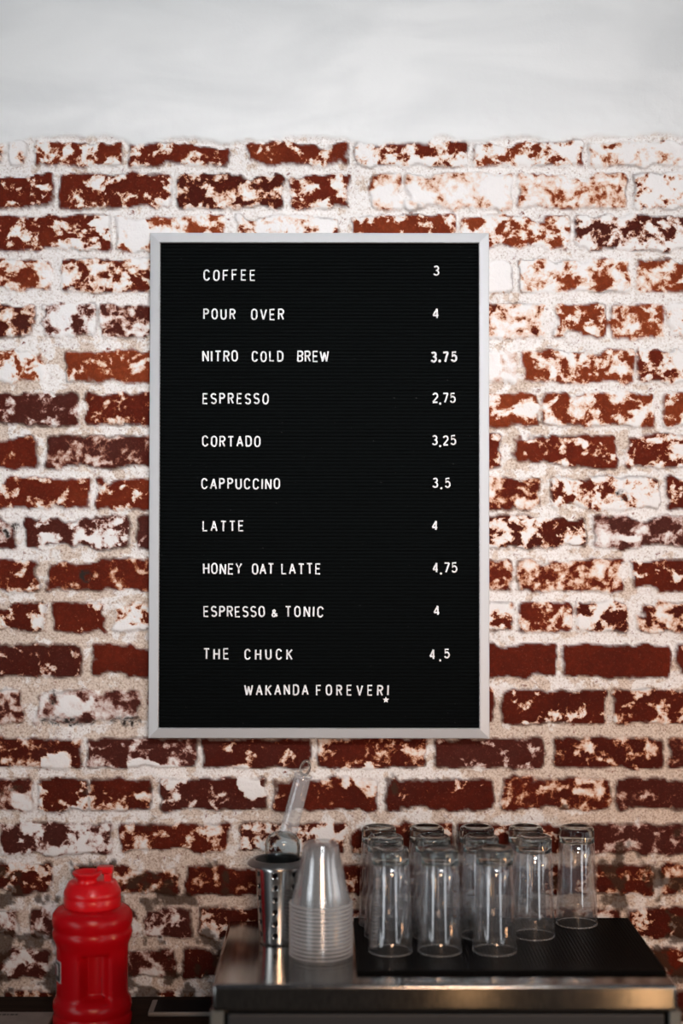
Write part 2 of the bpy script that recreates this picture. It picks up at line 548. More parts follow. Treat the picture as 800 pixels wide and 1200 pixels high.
def arc(cx, cy, rx, ry, a0, a1, n=9):
    return [(cx + rx * math.cos(math.radians(a0 + (a1 - a0) * k / n)), cy + ry * math.sin(math.radians(a0 + (a1 - a0) * k / n))) for k in range(n + 1)]
BOWL = [(0, 1), (.5, 1)] + arc(.5, .76, .5, .24, 90, -90) + [(0, .52)]
GLYPH = {
 'A': [[(0, 0), (.5, 1)], [(.5, 1), (1, 0)], [(.19, .33), (.81, .33)]],
 'B': [[(0, 0)] + BOWL, [(.5, .52)] + arc(.5, .26, .5, .26, 90, -90) + [(0, 0)]],
 'C': [arc(.5, .69, .5, .31, 15, 180) + arc(.5, .31, .5, .31, 180, 345)],
 'D': [[(0, 0), (0, 1), (.4, 1)] + arc(.4, .66, .6, .34, 90, 0) + arc(.4, .34, .6, .34, 0, -90) + [(0, 0)]],
 'E': [[(1, 1), (0, 1), (0, 0), (1, 0)], [(0, .52), (.88, .52)]],
 'F': [[(1, 1), (0, 1), (0, 0)], [(0, .52), (.88, .52)]],
 'H': [[(0, 0), (0, 1)], [(1, 0), (1, 1)], [(0, .52), (1, .52)]],
 'I': [[(.5, 0), (.5, 1)]],
 'K': [[(0, 0), (0, 1)], [(1, 1), (0, .38)], [(.32, .58), (1, 0)]],
 'L': [[(0, 1), (0, 0), (1, 0)]],
 'N': [[(0, 0), (0, 1)], [(0, 1), (1, 0)], [(1, 0), (1, 1)]],
 'O': [arc(.5, .69, .5, .31, 0, 180) + arc(.5, .31, .5, .31, 180, 360) + [(1, .69)]],
 'P': [[(0, 0)] + BOWL],
 'R': [[(0, 0)] + BOWL, [(.5, .52), (1, 0)]],
 'S': [arc(.5, .76, .48, .24, 25, 270, 12) + arc(.5, .26, .5, .26, 90, -155, 12)],
 'T': [[(0, 1), (1, 1)], [(.5, 1), (.5, 0)]],
 'U': [[(0, 1), (0, .3)] + arc(.5, .3, .5, .3, 180, 360) + [(1, 1)]],
 'V': [[(0, 1), (.5, 0)], [(.5, 0), (1, 1)]],
 'W': [[(0, 1), (.25, 0)], [(.25, 0), (.5, .9)], [(.5, .9), (.75, 0)], [(.75, 0), (1, 1)]],
 'Y': [[(0, 1), (.5, .48), (1, 1)], [(.5, .48), (.5, 0)]],
 '&': [[(1, 0), (.2, .7), (.2, .88), (.42, 1), (.64, .88), (.6, .72), (.12, .4), (.02, .2), (.16, .03), (.45, 0), (.76, .14), (.96, .44)]],
 '2': [arc(.5, .72, .5, .28, 160, -25) + [(.03, .03)], [(0, 0), (1, 0)]],
 '3': [arc(.48, .77, .44, .23, 150, -90, 12) + arc(.48, .27, .52, .27, 90, -155, 12)],
 '4': [[(.72, 0), (.72, 1)], [(.72, 1), (0, .27)], [(0, .27), (1, .27)]],
 '5': [[(.92, 1), (.14, 1), (.06, .52)] + arc(.47, .33, .53, .33, 135, -155, 12)],
 '7': [[(0, 1), (1, 1)], [(1, 1), (.36, 0)]],
 '!': [[(.5, 0), (.5, 1)]],
 '.': [[(.5, 0), (.5, .001)]],
}
WID = {'I': .0, 'W': .78, 'L': .42, 'E': .44, 'F': .44, 'T': .52, 'A': .56, 'V': .54, '&': .62, '.': .02, '!': .0, 'S': .48, 'Y': .54, 'P': .45, 'R': .47, 'B': .47}
jit = random.Random(9)

def glyph_mesh(ch, wpx, hpx, r):
    cu = bpy.data.curves.new('letter', 'CURVE')
    cu.dimensions = '3D'
    cu.bevel_depth = r
    cu.bevel_resolution = 1
    cu.use_fill_caps = True
    for st in GLYPH[ch]:
        sp = cu.splines.new('POLY')
        sp.points.add(len(st) - 1)
        for p, (a, b) in zip(sp.points, st):
            p.co = (a * wpx * BS, 0, b * hpx * BS, 1)
    ob = bpy.data.objects.new('letter', cu)
    COL.objects.link(ob)
    bpy.context.view_layer.update()
    me = bpy.data.meshes.new_from_object(ob.evaluated_get(bpy.context.evaluated_depsgraph_get()))
    bpy.data.objects.remove(ob)
    bpy.data.curves.remove(cu)
    me.transform(Matrix.Diagonal((1, .75, 1, 1)))
    me.polygons.foreach_set('use_smooth', [True] * len(me.polygons))
    return me

def dot_mesh(r):
    bm = bmesh.new()
    bmesh.ops.create_cone(bm, cap_ends=True, segments=14, radius1=r, radius2=r * .8, depth=.003)
    bmesh.ops.rotate(bm, cent=(0, 0, 0), matrix=Matrix.Rotation(PI / 2, 3, 'X'), verts=bm.verts)
    me = bpy.data.meshes.new('dot')
    bmesh.ops.recalc_face_normals(bm, faces=bm.faces)
    bm.to_mesh(me)
    bm.free()
    return me

def star_mesh(r):
    bm = bmesh.new()
    fr, bk = [], []
    for k in range(10):
        a = PI / 2 + k * PI / 5
        q = r if k % 2 == 0 else r * .45
        fr.append(bm.verts.new((q * math.cos(a), -.0015, q * math.sin(a))))
        bk.append(bm.verts.new((q * math.cos(a), .0015, q * math.sin(a))))
    bm.faces.new(fr); bm.faces.new(bk[::-1])
    for k in range(10):
        bm.faces.new((fr[k], fr[(k + 1) % 10], bk[(k + 1) % 10], bk[k]))
    me = bpy.data.meshes.new('star')
    bmesh.ops.recalc_face_normals(bm, faces=bm.faces)
    bm.to_mesh(me)
    bm.free()
    return me

def write(words, kind, label, stroke=1.0):
    """words: (text, x0, x1, ytop, ybottom) on the board"""
    part = bpy.data.objects.new(kind, None)
    part.empty_display_size = .02
    COL.objects.link(part)
    part.parent = board
    part['label'] = label
    part.location = ((words[0][1] - BX) * BS, -.0145, (866 - words[0][4]) * BS)
    r = .00165 * stroke
    rp = r / BS
    for text, x0, x1, yt, yb in words:
        h = yb - yt - 2 * rp
        ws = [WID.get(c, .5) * h for c in text]
        if len(text) > 1:
            gap = (x1 - x0 - 2 * rp - sum(ws)) / (len(text) - 1)
        else:
            gap = 0
            ws = [x1 - x0 - 2 * rp]
        x = x0 + rp
        for c, wd in zip(text, ws):
            dy = jit.uniform(-.35, .35)
            nm = 'numeral' if c.isdigit() else ('dot' if c == '.' else 'letter')
            me = dot_mesh(r * 1.35) if c == '.' else glyph_mesh(c, wd, h, r)
            dz = 0
            if c == '.':
                dz = -1.6 if stroke == 1 else .6
            o = link(nm, me, LETTER, part, smooth=(c != '.'))
            o.location = ((x - BX) * BS - part.location.x, 0, (866 - yb + rp + dy + dz) * BS - part.location.z)
            o.rotation_euler = (0, jit.uniform(-.03, .03), 0)
            x += wd + gap
    return part

ROWS = [
 [('COFFEE', 236, 298, 313, 327)],
 [('POUR', 235.8, 274.2, 359.5, 373), ('OVER', 292.2, 331.8, 359.5, 373.5)],
 [('NITRO', 235, 277.5, 409, 423), ('COLD', 293.2, 331.2, 409.5, 423), ('BREW', 346.7, 385.2, 409, 423)],
 [('ESPRESSO', 235, 313.8, 459.5, 473.2)],
 [('CORTADO', 235, 304.3, 510, 523.8)],
 [('CAPPUCCINO', 234.2, 327.5, 560, 573.8)],
 [('LATTE', 235.7, 285, 610, 623.7)],
 [('HONEY', 236.6, 283, 660.2, 674), ('OAT', 294.2, 320.6, 660.2, 674), ('LATTE', 328.7, 375.7, 660.2, 674)],
 [('ESPRESSO', 237, 310, 710.8, 724.5), ('&', 317, 325.2, 714, 724), ('TONIC', 333, 378.8, 710.5, 724.3)],
 [('THE', 237, 268, 760.5, 774.5), ('CHUCK', 285.5, 342.6, 761, 774.6)],
 [('WAKANDA', 285.2, 361.5, 802.7, 816.2), ('FOREVER!', 369.7, 455.5, 802.9, 816.4)],
]
PRICES = [[('3', 507.5, 515.3, 308.4, 321)], [('4', 506.6, 515.2, 358.2, 371.3)], [('3.75', 504.2, 536.4, 409.8, 423.4)], [('2.75', 506.4, 534.7, 458.6, 471.4)],
 [('3.25', 506, 535.3, 509, 521.6)], [('3.5', 506.4, 528.6, 559, 571.6)], [('4', 505.6, 513.8, 609.2, 622)], [('4.75', 506.6, 536.6, 659.2, 672.2)],
 [('4', 507.7, 516, 709.4, 722.2)], [('4.', 503, 517.2, 761, 774), ('5', 520.2, 527.6, 760.5, 772.6)]]
last = None
for row in ROWS:
    last = write(row, 'menu_entry', 'white letters reading ' + ' '.join(w_[0] for w_ in row))
for pr in PRICES:
    tx = ''.join(w_[0] for w_ in pr)
    write(pr, 'menu_price', 'white numerals reading ' + tx, 1.3 if tx == '3.75' else 1.0)
so = link('star', star_mesh(3.9 * BS), LETTER, last)
so.location = ((452.2 - BX) * BS - last.location.x, 0, (866 - 821) * BS - last.location.z)

# ================================================================ COUNTER
t = NT('brushed_steel')
oc = t.objco()
br = t.noise(9, 3, .6, 0, t.scale(oc, (26, .7, 6)))
t.put(t.b.inputs['Base Color'], t.ramp(br, [(.3, (.27, .27, .265)), (.7, (.44, .435, .42))]))
t.b.inputs['Metallic'].default_value = 1.0
t.put(t.b.inputs['Roughness'], t.math('ADD', t.math('MULTIPLY', br, .12), .10))
STEEL = t.m
STEEL_D = mat('steel_side', (.30, .33, .32), .45, .8, noise=(14, .2))
DOORM = mat('grey_door_panel', (.034, .040, .046), .5, noise=(5, .12))
BLACKP = mat('black_plastic', (.012, .012, .013), .5)

ZT = ZC - .719
yf = .719 * F / 549 - D            # front edge of the worktop
xl, xr = -.186, .529
counter = thing('work_counter', 'low stainless steel counter cabinet standing against the brick wall under the letter board', 'counter', ((xl + xr) / 2, (yf - .012) / 2, 0))
cx0, cy0 = counter.location.x, counter.location.y
def cb(x0, x1, y0, y1, z0, z1, bev=0, seg=2, bm=None):
    bm = bm or bmesh.new()
    return box(bm, x0 - cx0, x1 - cx0, y0 - cy0, y1 - cy0, z0, z1, bev, seg)
top = link('worktop', cb(xl, xr, yf, -.012, ZT - .042, ZT, .006, 4), STEEL, counter, True)
top.data.polygons.foreach_set('use_smooth', [p.area < 4e-3 and max(abs(c) for c in p.normal) < .999 for p in top.data.polygons])
zb = .10
bm = cb(xl - .003, xl + .018, yf + .004, -.02, zb, ZT - .042, .002, 1)
cb(xr - .012, xr + .006, yf + .004, -.02, zb, ZT - .042, .002, 1, bm)
cb(xl + .018, xr - .012, -.035, -.02, zb, ZT - .042, 0, 1, bm)
cb(xl + .018, xr - .012, yf + .03, -.035, zb, zb + .02, 0, 1, bm)
cb(xl + .018, xr - .012, yf + .05, -.035, ZT - .06, ZT - .042, 0, 1, bm)
link('cabinet_body', bm, STEEL_D, counter)
link('door', cb(xl + .024, xr - .019, yf + .006, yf + .028, zb + .004, ZT - .0475, .003, 2), DOORM, counter)
for sx in (xl + .03, xr - .03):
    for sy in (yf + .05, -.06):
        bm = bmesh.new()
        lathe(bm, [(0, 0), (.018, 0), (.02, .004), (.012, .01), (.012, zb), (0, zb)], 20, sx - cx0, sy - cy0)
        link('leg', bm, BLACKP, counter, True)

# ---- ribbed bar mat
ZM = ZT + .0052
my0, my1 = .714 * F / 533 - D, -.016
mx0, mx1 = .037, .524
t = NT('black_rubber')
t.b.inputs['Base Color'].default_value = (.003, .0036, .0038, 1)
t.b.inputs['Roughness'].default_value = .55
t.b.inputs['Specular IOR Level'].default_value = .06
bm = bmesh.new()
matcx, matcy = (mx0 + mx1) / 2, (my0 + my1) / 2
hx, hy = (mx1 - mx0) / 2, (my1 - my0) / 2
box(bm, -hx, hx, -hy, hy, 0, .0036, .001, 1)
k = 0
nr = 82
for k in range(nr):
    xx = -hx + .006 + (2 * hx - .012) * k / (nr - 1)
    box(bm, xx - .0011, xx + .0011, -hy + .004, hy - .004, .003, .0050)
for a, b, c, d in ((-hx, hx, -hy, -hy + .004), (-hx, hx, hy - .004, hy), (-hx, -hx + .004, -hy + .004, hy - .004), (hx - .004, hx, -hy + .004, hy - .004)):
    box(bm, a, b, c, d, .003, .0054, .0006, 1)
mo = link('bar_mat', bm, t.m)
mo.location = (matcx, matcy, ZT + .0002)
tag(mo, 'black ribbed rubber bar mat lying on the steel counter under the upturned glasses', 'mat')

# ================================================================ GLASSES
def thin_clear(name, tint, base, edge, haze, hazecol=(.85, .88, .90), rough=.04):
    """thin clear wall: lets light straight through, mirrors more towards its edges, a little milky"""
    t = NT(name)
    t.t.nodes.remove(t.b)
    tr = t.n('ShaderNodeBsdfTransparent'); tr.inputs[0].default_value = (*tint, 1)
    gl = t.n('ShaderNodeBsdfGlossy'); gl.inputs['Roughness'].default_value = rough
    gl.inputs['Color'].default_value = (.95, .97, 1, 1)
    di = t.n('ShaderNodeBsdfDiffuse'); di.inputs[0].default_value = (*hazecol, 1)
    lw = t.n('ShaderNodeLayerWeight'); lw.inputs[0].default_value = .5
    f = t.math('POWER', lw.outputs['Facing'], 3.0)
    f = t.math('ADD', t.math('MULTIPLY', f, edge), base, True)
    m1 = t.n('ShaderNodeMixShader'); t.put(m1.inputs[0], f)
    t.t.links.new(tr.outputs[0], m1.inputs[1]); t.t.links.new(gl.outputs[0], m1.inputs[2])
    m2 = t.n('ShaderNodeMixShader'); m2.inputs[0].default_value = haze
    t.t.links.new(m1.outputs[0], m2.inputs[1]); t.t.links.new(di.outputs[0], m2.inputs[2])
    t.t.links.new(m2.outputs[0], t.out.inputs[0])
    return t.m
t = NT('solid_glass')
t.t.nodes.remove(t.b)
g = t.n('ShaderNodeBsdfGlass')
g.inputs['IOR'].default_value = 1.47
g.inputs['Roughness'].default_value = 0.0
g.inputs['Color'].default_value = (.80, .83, .83, 1)
t.t.links.new(g.outputs[0], t.out.inputs[0])
GLASS = t.m
TGLASS = thin_clear('clear_glass', (.972, .977, .98), .14, .75, .013)
RIMGLASS = thin_clear('glass_lip', (.85, .87, .87), .22, .7, .16, rough=.08)
HG = .171
def glass_mesh():
    bm = bmesh.new()
    ro, rt = .0366, .0298
    prof_out = [(ro - .0012, 0), (ro - .0002, .0008), (ro, .002)]
    for k in range(1, 9):
        z = .002 + (HG - .008) * k / 8
        prof_out.append((ro + (rt - ro) * (z / HG), z))
    prof_out += [(rt - .0008, HG - .0025), (rt - .004, HG - .0004), (rt - .009, HG), (rt - .011, HG - .0015), (.010, HG - .0028), (0, HG - .003)]
    zi = HG - .019
    prof_in = [(0, zi), (.012, zi - .0006), (rt - .008, zi - .003), (rt - .0025, zi - .009)]
    for k in range(1, 8):
        z = (zi - .009) * (1 - k / 8)
        prof_in.append((ro + (rt - ro) * (z / HG) - .0016, z))
    prof_in += [(ro - .0021, .0024), (ro - .0024, .0012), (ro - .0020, .0002)]
    pr = prof_in + prof_out
    lathe(bm, pr, 64)
    # close the lip between the inner and the outer wall
    bmesh.ops.remove_doubles(bm, verts=bm.verts, dist=1e-7)
    return bm
gm = None
GL = [  # x on picture plane at that depth, depth, label
 (457.5, 2.520, 'upturned clear glass tumbler at the front, beside the stack of plastic cups'),
 (515.0, 2.520, 'upturned clear glass tumbler in the middle of the front three'),
 (579.5, 2.522, 'upturned clear glass tumbler in the front row, last of three away from the plastic cups'),
 (451.5, 2.614, 'upturned clear glass tumbler in the second row, nearest the plastic cups'),
 (507.0, 2.614, 'upturned clear glass tumbler, second from the plastic cups in the second row'),
 (563.5, 2.614, 'upturned clear glass tumbler, third from the plastic cups in the second row'),
 (625.0, 2.614, 'upturned clear glass tumbler closing the second row, its whole rim clear on the open mat'),
 (444.0, 2.690, 'upturned clear glass tumbler in the back row against the bricks, nearest the plastic cups'),
 (500.0, 2.690, 'upturned clear glass tumbler, second from the plastic cups in the back row'),
 (558.5, 2.690, 'upturned clear glass tumbler in the middle of the back row of five'),
 (616.0, 2.690, 'upturned clear glass tumbler, fourth from the plastic cups in the back row'),
 (675.5, 2.690, 'upturned clear glass tumbler standing apart at the far right end of the back row'),
]
g0 = None
for k, (px, dp, lab) in enumerate(GL):
    if g0 is None:
        g0 = o = link('glass_tumbler', glass_mesh(), TGLASS, None, True)
        o.data.materials.append(GLASS)
        o.data.materials.append(RIMGLASS)
        for p in o.data.polygons:
            p.material_index = 1 if p.center.z > HG - .030 else (2 if p.center.z < .0024 else 0)
    else:
        o = g0.copy()
        COL.objects.link(o)
    o.location = ((px - CX) / F * dp, dp - D, ZM + .0001)
    o.rotation_euler = (0, 0, k * .7)
    tag(o, lab, 'glass', 'upturned tumblers on the bar mat')

# ================================================================ PLASTIC CUPS
CLEAR = thin_clear('clear_plastic', (.975, .978, .978), .065, .35, .045, rough=.14)
CLEARRIM = thin_clear('clear_plastic_rim', (.88, .885, .885), .12, .6, .27, rough=.15)
NCUP, PITCH = 14, .0064
def cup_mesh():
    bm = bmesh.new()
    r0, r1, h = .0490, .0275, .101
    th = .0005
    out = [(r0 + .0030, .0004), (r0 + .0040, .0016), (r0 + .0030, .0030), (r0 + .0002, .0034)]
    for k in range(1, 6):
        z = .0034 + (h - .006) * k / 5
        out.append((r0 + (r1 - r0) * z / h, z))
    out += [(r1 - .0006, h - .0004), (r1 - .003, h), (r1 - .005, h - .002), (0, h - .002)]
    inn = [(0, h - .002 - th), (r1 - .005 - th, h - .002 - th), (r1 - .003, h - th - .0006)]
    for k in range(6):
        z = (h - .003) * (1 - k / 5)
        inn.append((r0 + (r1 - r0) * z / h - th, max(z, .0006)))
    inn.append((r0, .0002))
    lathe(bm, out + inn, 56)
    a = [v for v in bm.verts if abs(v.co.z - .0002) < 1e-6]
    b = [v for v in bm.verts if abs(v.co.z - .0004) < 1e-6]
    bmesh.ops.remove_doubles(bm, verts=bm.verts, dist=1e-7)
    bm.edges.ensure_lookup_table()
    e = [x for x in bm.edges if len(x.link_faces) == 1]
    if e:
        bmesh.ops.bridge_loops(bm, edges=e)
    return bm
ORD = ['lowest', 'second from the bottom', 'third from the bottom', 'fourth from the bottom', 'fifth from the bottom', 'sixth from the bottom', 'seventh from the bottom',
       'seventh from the top', 'sixth from the top', 'fifth from the top', 'fourth from the top', 'third from the top', 'second from the top', 'topmost']
cdp = .719 * F / (1118 - CY)
c0 = None
for k in range(NCUP):
    if c0 is None:
        c0 = o = link('plastic_cup', cup_mesh(), CLEAR, None, True)
        o.data.materials.append(CLEARRIM)
        for p in o.data.polygons:
            p.material_index = 1 if p.center.z < .0033 else 0
    else:
        o = c0.copy()
        COL.objects.link(o)
    o.location = ((376 - CX) / F * cdp, cdp - D, ZT + .0003 + k * PITCH)
    lab = {0: 'clear plastic cup, lowest of the nested stack, its rim on the steel counter', 13: 'clear plastic cup, topmost of the nested upside-down stack, its whole side showing'}.get(
        k, f'clear plastic cup, {ORD[k]} of the nested upside-down stack')
    tag(o, lab, 'cup', 'nested plastic cups on the counter')

# ================================================================ PERFORATED CANISTER AND SCOOP
t = NT('polished_steel')
t.b.inputs['Base Color'].default_value = (.58, .58, .57, 1)
t.b.inputs['Metallic'].default_value = 1.0
t.b.inputs['Roughness'].default_value = .22
POL = t.m
cdp = .719 * F / (1103 - CY)
HC = .1385
can = thing('utensil_canister', 'perforated stainless steel canister with a wide rim, holding a clear scoop beside the plastic cups', 'canister', ((326 - CX) / F * cdp, cdp - D, ZT + .0002))
def can_body():
    bm = bmesh.new()
    NCOL, ROWS_, = 7, 6
    rb, rt = .0325, .0395
    def rad(z):
        return rb + (rt - rb) * (z / HC)
    def S(a, z):
        r = rad(z)
        return bm.verts.new((r * math.sin(a), -r * math.cos(a), z))
    z0, pitch, hr = .017, .0203, .0046
    step = 2 * PI / NCOL
    cell = .0100
    for c in range(NCOL):
        a0 = math.radians(-6.5) + c * step
        ha = cell / .036 / 2 * 1.0
        # solid strip between the hole columns
        aL, aR = a0 + ha, a0 + step - ha
        zz = [.0, .004] + [z0 + pitch * k + s * cell / 2 for k in range(ROWS_) for s in (-1, 0, 1)] + [HC]
        NA = 8
        for i in range(NA):
            for j in range(len(zz) - 1):
                bm.faces.new((S(aL + (aR - aL) * i / NA, zz[j]), S(aL + (aR - aL) * (i + 1) / NA, zz[j]), S(aL + (aR - aL) * (i + 1) / NA, zz[j + 1]), S(aL + (aR - aL) * i / NA, zz[j + 1])))
        # column with holes
        def quadrow(za, zb_):
            for i in range(2):
                u0, u1 = a0 - ha + ha * i, a0 - ha + ha * (i + 1)
                bm.faces.new((S(u0, za), S(u1, za), S(u1, zb_), S(u0, zb_)))
        quadrow(0, .004); quadrow(.004, z0 - cell / 2)
        for k in range(ROWS_):
            zc = z0 + pitch * k
            n = 16
            sq, ci = [], []
            for q in range(n):
                an = 2 * PI * q / n
                cx_, sy_ = math.cos(an), math.sin(an)
                m_ = max(abs(cx_), abs(sy_))
                sq.append((a0 + ha * cx_ / m_, zc + cell / 2 * sy_ / m_))
                ci.append((a0 + hr / rad(zc) * cx_, zc + hr * sy_))
            for q in range(n):
                q2 = (q + 1) % n
                bm.faces.new((S(*sq[q]), S(*sq[q2]), S(*ci[q2]), S(*ci[q])))
            quadrow(zc + cell / 2, z0 + pitch * (k + 1) - cell / 2 if k < ROWS_ - 1 else HC)
    bmesh.ops.remove_doubles(bm, verts=bm.verts, dist=2e-5)
    return bm
cbod = link('canister_body', can_body(), POL, can, True)
sm = cbod.modifiers.new('wall', 'SOLIDIFY')
sm.thickness = .0009
sm.offset = -1
sm.material_offset = 1
cbod.data.materials.append(mat('shaded_inside', (.03, .03, .03), .6, .0))  # shade inside the canister put into the colour, so the holes look dark
bm = bmesh.new()
lathe(bm, [(.0, .0006), (.029, .0006), (.0322, .0018), (.0326, .004), (.0316, .004), (.029, .0020), (0, .0020)], 48)
link('base', bm, POL, can, True)
bm = bmesh.new()
lathe(bm, [(.0392, HC - .006), (.0402, HC - .0065), (.0412, HC - .004), (.0500, HC - .0072), (.0520, HC - .0070), (.0522, HC - .0050), (.0500, HC - .0030), (.0440, HC + .0012), (.0410, HC + .0022), (.0394, HC + .0006)], 56, closed=True)
link('rim', bm, mat('dull_steel', (.26, .26, .26), .28, 1.0), can, True)

# scoop: handle leans out of the canister
ACR = thin_clear('clear_acrylic', (.92, .925, .93), .08, .5, .20, rough=.08)
ACRB = thin_clear('clear_acrylic_bowl', (.95, .955, .96), .06, .7, .02, rough=.06)
scd = cdp + .004
a, b = P(336.5, 980, scd), P(355, 909.5, scd)
ax = (b - a)
ln = ax.length
ax.normalize()
scoop = thing('ice_scoop', 'clear plastic scoop standing in the steel canister, its handle leaning up to the right', 'scoop', a, (0, math.atan2(ax.x, ax.z), 0))
# local frame: z along the handle, origin at the handle root
bm = bmesh.new()
def channel(bm, zs, hw, hd, th=.0022):
    """open-backed handle: a rounded U section swept along z"""
    A = []
    for z, w_, d_ in zip(zs, hw, hd):
        ring = []
        n = 14
        for k in range(n + 1):
            an = PI * k / n
            ring.append((w_ * math.cos(an), -d_ * math.sin(an) ** .7))
        inn = [(x * (1 - th / w_), yy * (1 - th / d_)) for x, yy in ring][::-1]
        A.append([bm.verts.new((x, yy + .006, z)) for x, yy in ring + inn])
    n = len(A[0])
    for r0, r1 in zip(A[:-1], A[1:]):
        for k in range(n):
            bm.faces.new((r0[k], r0[(k + 1) % n], r1[(k + 1) % n], r1[k]))
    bm.faces.new(A[0][::-1]); bm.faces.new(A[-1])
channel(bm, [-.002, .01, ln * .5, ln - .008, ln], [.0160, .0150, .0143, .0140, .0148], [.014, .013, .0125, .0125, .0135])
link('handle', bm, ACR, scoop, True)
bm = bmesh.new()
lathe(bm, [(0, ln - .001), (.0150, ln - .001), (.0160, ln + .001), (.0150, ln + .0035), (0, ln + .005)], 28)
bmesh.ops.scale(bm, vec=(1, .8, 1), verts=bm.verts)
link('collar', bm, ACR, scoop, True)
bm = bmesh.new()
tube(bm, [(.0075 * math.cos(q), 0, ln + .014 + .0125 * math.sin(q)) for q in [2 * PI * k / 24 for k in range(24)]], .0022, 8, up=Vector((0, 1, 0)), closed=True)
link('hanging_loop', bm, GLASS, scoop, True)
# bowl: half-round shell with a domed back, mouth pointing down
bm = bmesh.new()
A = []
prof = [(.004, .006), (.015, .004), (.0235, -.001), (.0285, -.009), (.0300, -.019), (.0295, -.030), (.0270, -.05), (.024, -.08), (.019, -.098)]
n = 28
for off_ in (0, .0018):
    rings = []
    for (r, z) in prof:
        rings.append([bm.verts.new(((r - off_) * math.sin(q), -(r - off_) * math.cos(q) * .8, z - off_ * .6)) for q in [-PI * .62 + PI * 1.24 * k / n for k in range(n + 1)]])
    A.append(rings)
for rings in A:
    for r0, r1 in zip(rings[:-1], rings[1:]):
        for k in range(n):
            bm.faces.new((r0[k], r0[k + 1], r1[k + 1], r1[k]))
o_, i_ = A
for j in range(len(prof) - 1):
    for k in (0, n):
        bm.faces.new((o_[j][k], o_[j + 1][k], i_[j + 1][k], i_[j][k]))
for k in range(n):
    bm.faces.new((o_[0][k], o_[0][k + 1], i_[0][k + 1], i_[0][k]))
    bm.faces.new((o_[-1][k], o_[-1][k + 1], i_[-1][k + 1], i_[-1][k]))
bmesh.ops.rotate(bm, cent=(0, 0, 0), matrix=Matrix.Rotation(-math.atan2(ax.x, ax.z) * 1.0, 3, 'Y'), verts=bm.verts)
bmesh.ops.translate(bm, vec=Vector((-.0085, 0, .001)), verts=bm.verts)
link('scoop_bowl', bm, GLASS, scoop, True)

# ================================================================ SIDE TABLE, JUG, PHONE, NOTEPAD
t = NT('dark_stained_wood')
gr = t.noise(7, 5, .6, .6, t.scale(t.objco(), (1.2, 14, 14)))
t.put(t.b.inputs['Base Color'], t.ramp(gr, [(.3, (.012, .007, .005)), (.7, (.034, .019, .013))]))
t.b.inputs['Roughness'].default_value = .7
t.b.inputs['Specular IOR Level'].default_value = .08
WOOD = t.m
ZS = ZC - .854
sx0, sx1, sy0, sy1 = -1.05, -.196, -.52, -.012
table = thing('side_table', 'dark wooden side table against the wall, lower than the steel counter', 'table', ((sx0 + sx1) / 2, (sy0 + sy1) / 2, 0))
tx, ty = table.location.x, table.location.y
bm = bmesh.new()
link('tabletop', box(bm, sx0 - tx, sx1 - tx, sy0 - ty, sy1 - ty, ZS - .03, ZS, .003, 2), WOOD, table)
bm = bmesh.new()
box(bm, sx0 + .05 - tx, sx1 - .05 - tx, sy0 + .04 - ty, sy0 + .06 - ty, ZS - .10, ZS - .03, .001, 1)
link('apron', bm, WOOD, table)
for ex in (sx0 + .03, sx1 - .08):
    for ey in (sy0 + .03, sy1 - .08):
        bm = bmesh.new()
        link('leg', box(bm, ex - tx, ex + .05 - tx, ey - ty, ey + .05 - ty, 0, ZS - .03, .003, 1), WOOD, table)

t = NT('red_plastic')
t.b.inputs['Base Color'].default_value = (.74, .005, .011, 1)
t.b.inputs['Roughness'].default_value = .28
REDCAP = t.m
t = NT('translucent_red_plastic')
t.b.inputs['Base Color'].default_value = (.74, .004, .012, 1)
t.b.inputs['Roughness'].default_value = .25
tr = t.n('ShaderNodeBsdfTransparent')
tr.inputs[0].default_value = (.85, .02, .03, 1)
mx = t.n('ShaderNodeMixShader')
mx.inputs[0].default_value = .62
t.t.links.new(tr.outputs[0], mx.inputs[1])
t.t.links.new(t.b.outputs[0], mx.inputs[2])
t.t.links.new(mx.outputs[0], t.out.inputs[0])
RED = t.m
LIQ = mat('dark_drink', (.02, .002, .004), .2)

jd = 2.58
u = jd / F
jug = thing('water_jug', 'big red plastic water jug with a flip cap, standing on the dark side table', 'bottle', ((108.3 - CX) * u, jd - D, ZS + .0002))
def Z(py):
    return (1200.8 - py) * u
BODY = [(1200.5, 43), (1199, 45.2), (1194, 46), (1188, 46), (1185.5, 45), (1184, 44.4), (1182, 45.2), (1176, 46.2), (1171, 45.5), (1166, 43), (1163, 41.8)]
BODY += [(y_, 41.6) for y_ in range(1160, 1112, -2)]
BODY += [(1110, 41.8), (1105, 42.4), (1100, 44.5), (1096, 46), (1092, 46.6), (1088, 46), (1086, 45.2), (1084, 45.6), (1079, 46.8), (1074, 47), (1069, 46), (1065, 43), (1062, 38.5), (1060.5, 34)]
def jug_r(r, an, z):
    # grip recess on the front right, open band beside a vertical bar
    py = 1200.8 - z / u
    d = math.degrees(an) + 90            # 0 = facing the room, positive to the right
    d = (d + 180) % 360 - 180
    sm_ = lambda a_, b_, v_: max(0, min(1, (v_ - a_) / (b_ - a_)))
    wz = sm_(1110, 1114, py) * sm_(1166, 1160, py)
    wa = sm_(-14, -4, d) * sm_(38.5, 36, d)
    return r - .026 * wz * wa
bm = bmesh.new()
lathe(bm, [(0, Z(1199.5)), (.05, Z(1199.5))] + [(r * u, Z(py)) for py, r in BODY], 144, rfun=jug_r)
link('jug_body', bm, RED, jug, True)
bm = bmesh.new()
lathe(bm, [(0, Z(1197))] + [(min(r, 41.5) * u - .0035, Z(py)) for py, r in BODY if 1139 <= py <= 1198] + [(0, Z(1139))], 96, rfun=lambda r, an, z: jug_r(r, an, z) if r > .03 else r)
link('drink', bm, LIQ, jug, True)
bm = bmesh.new()
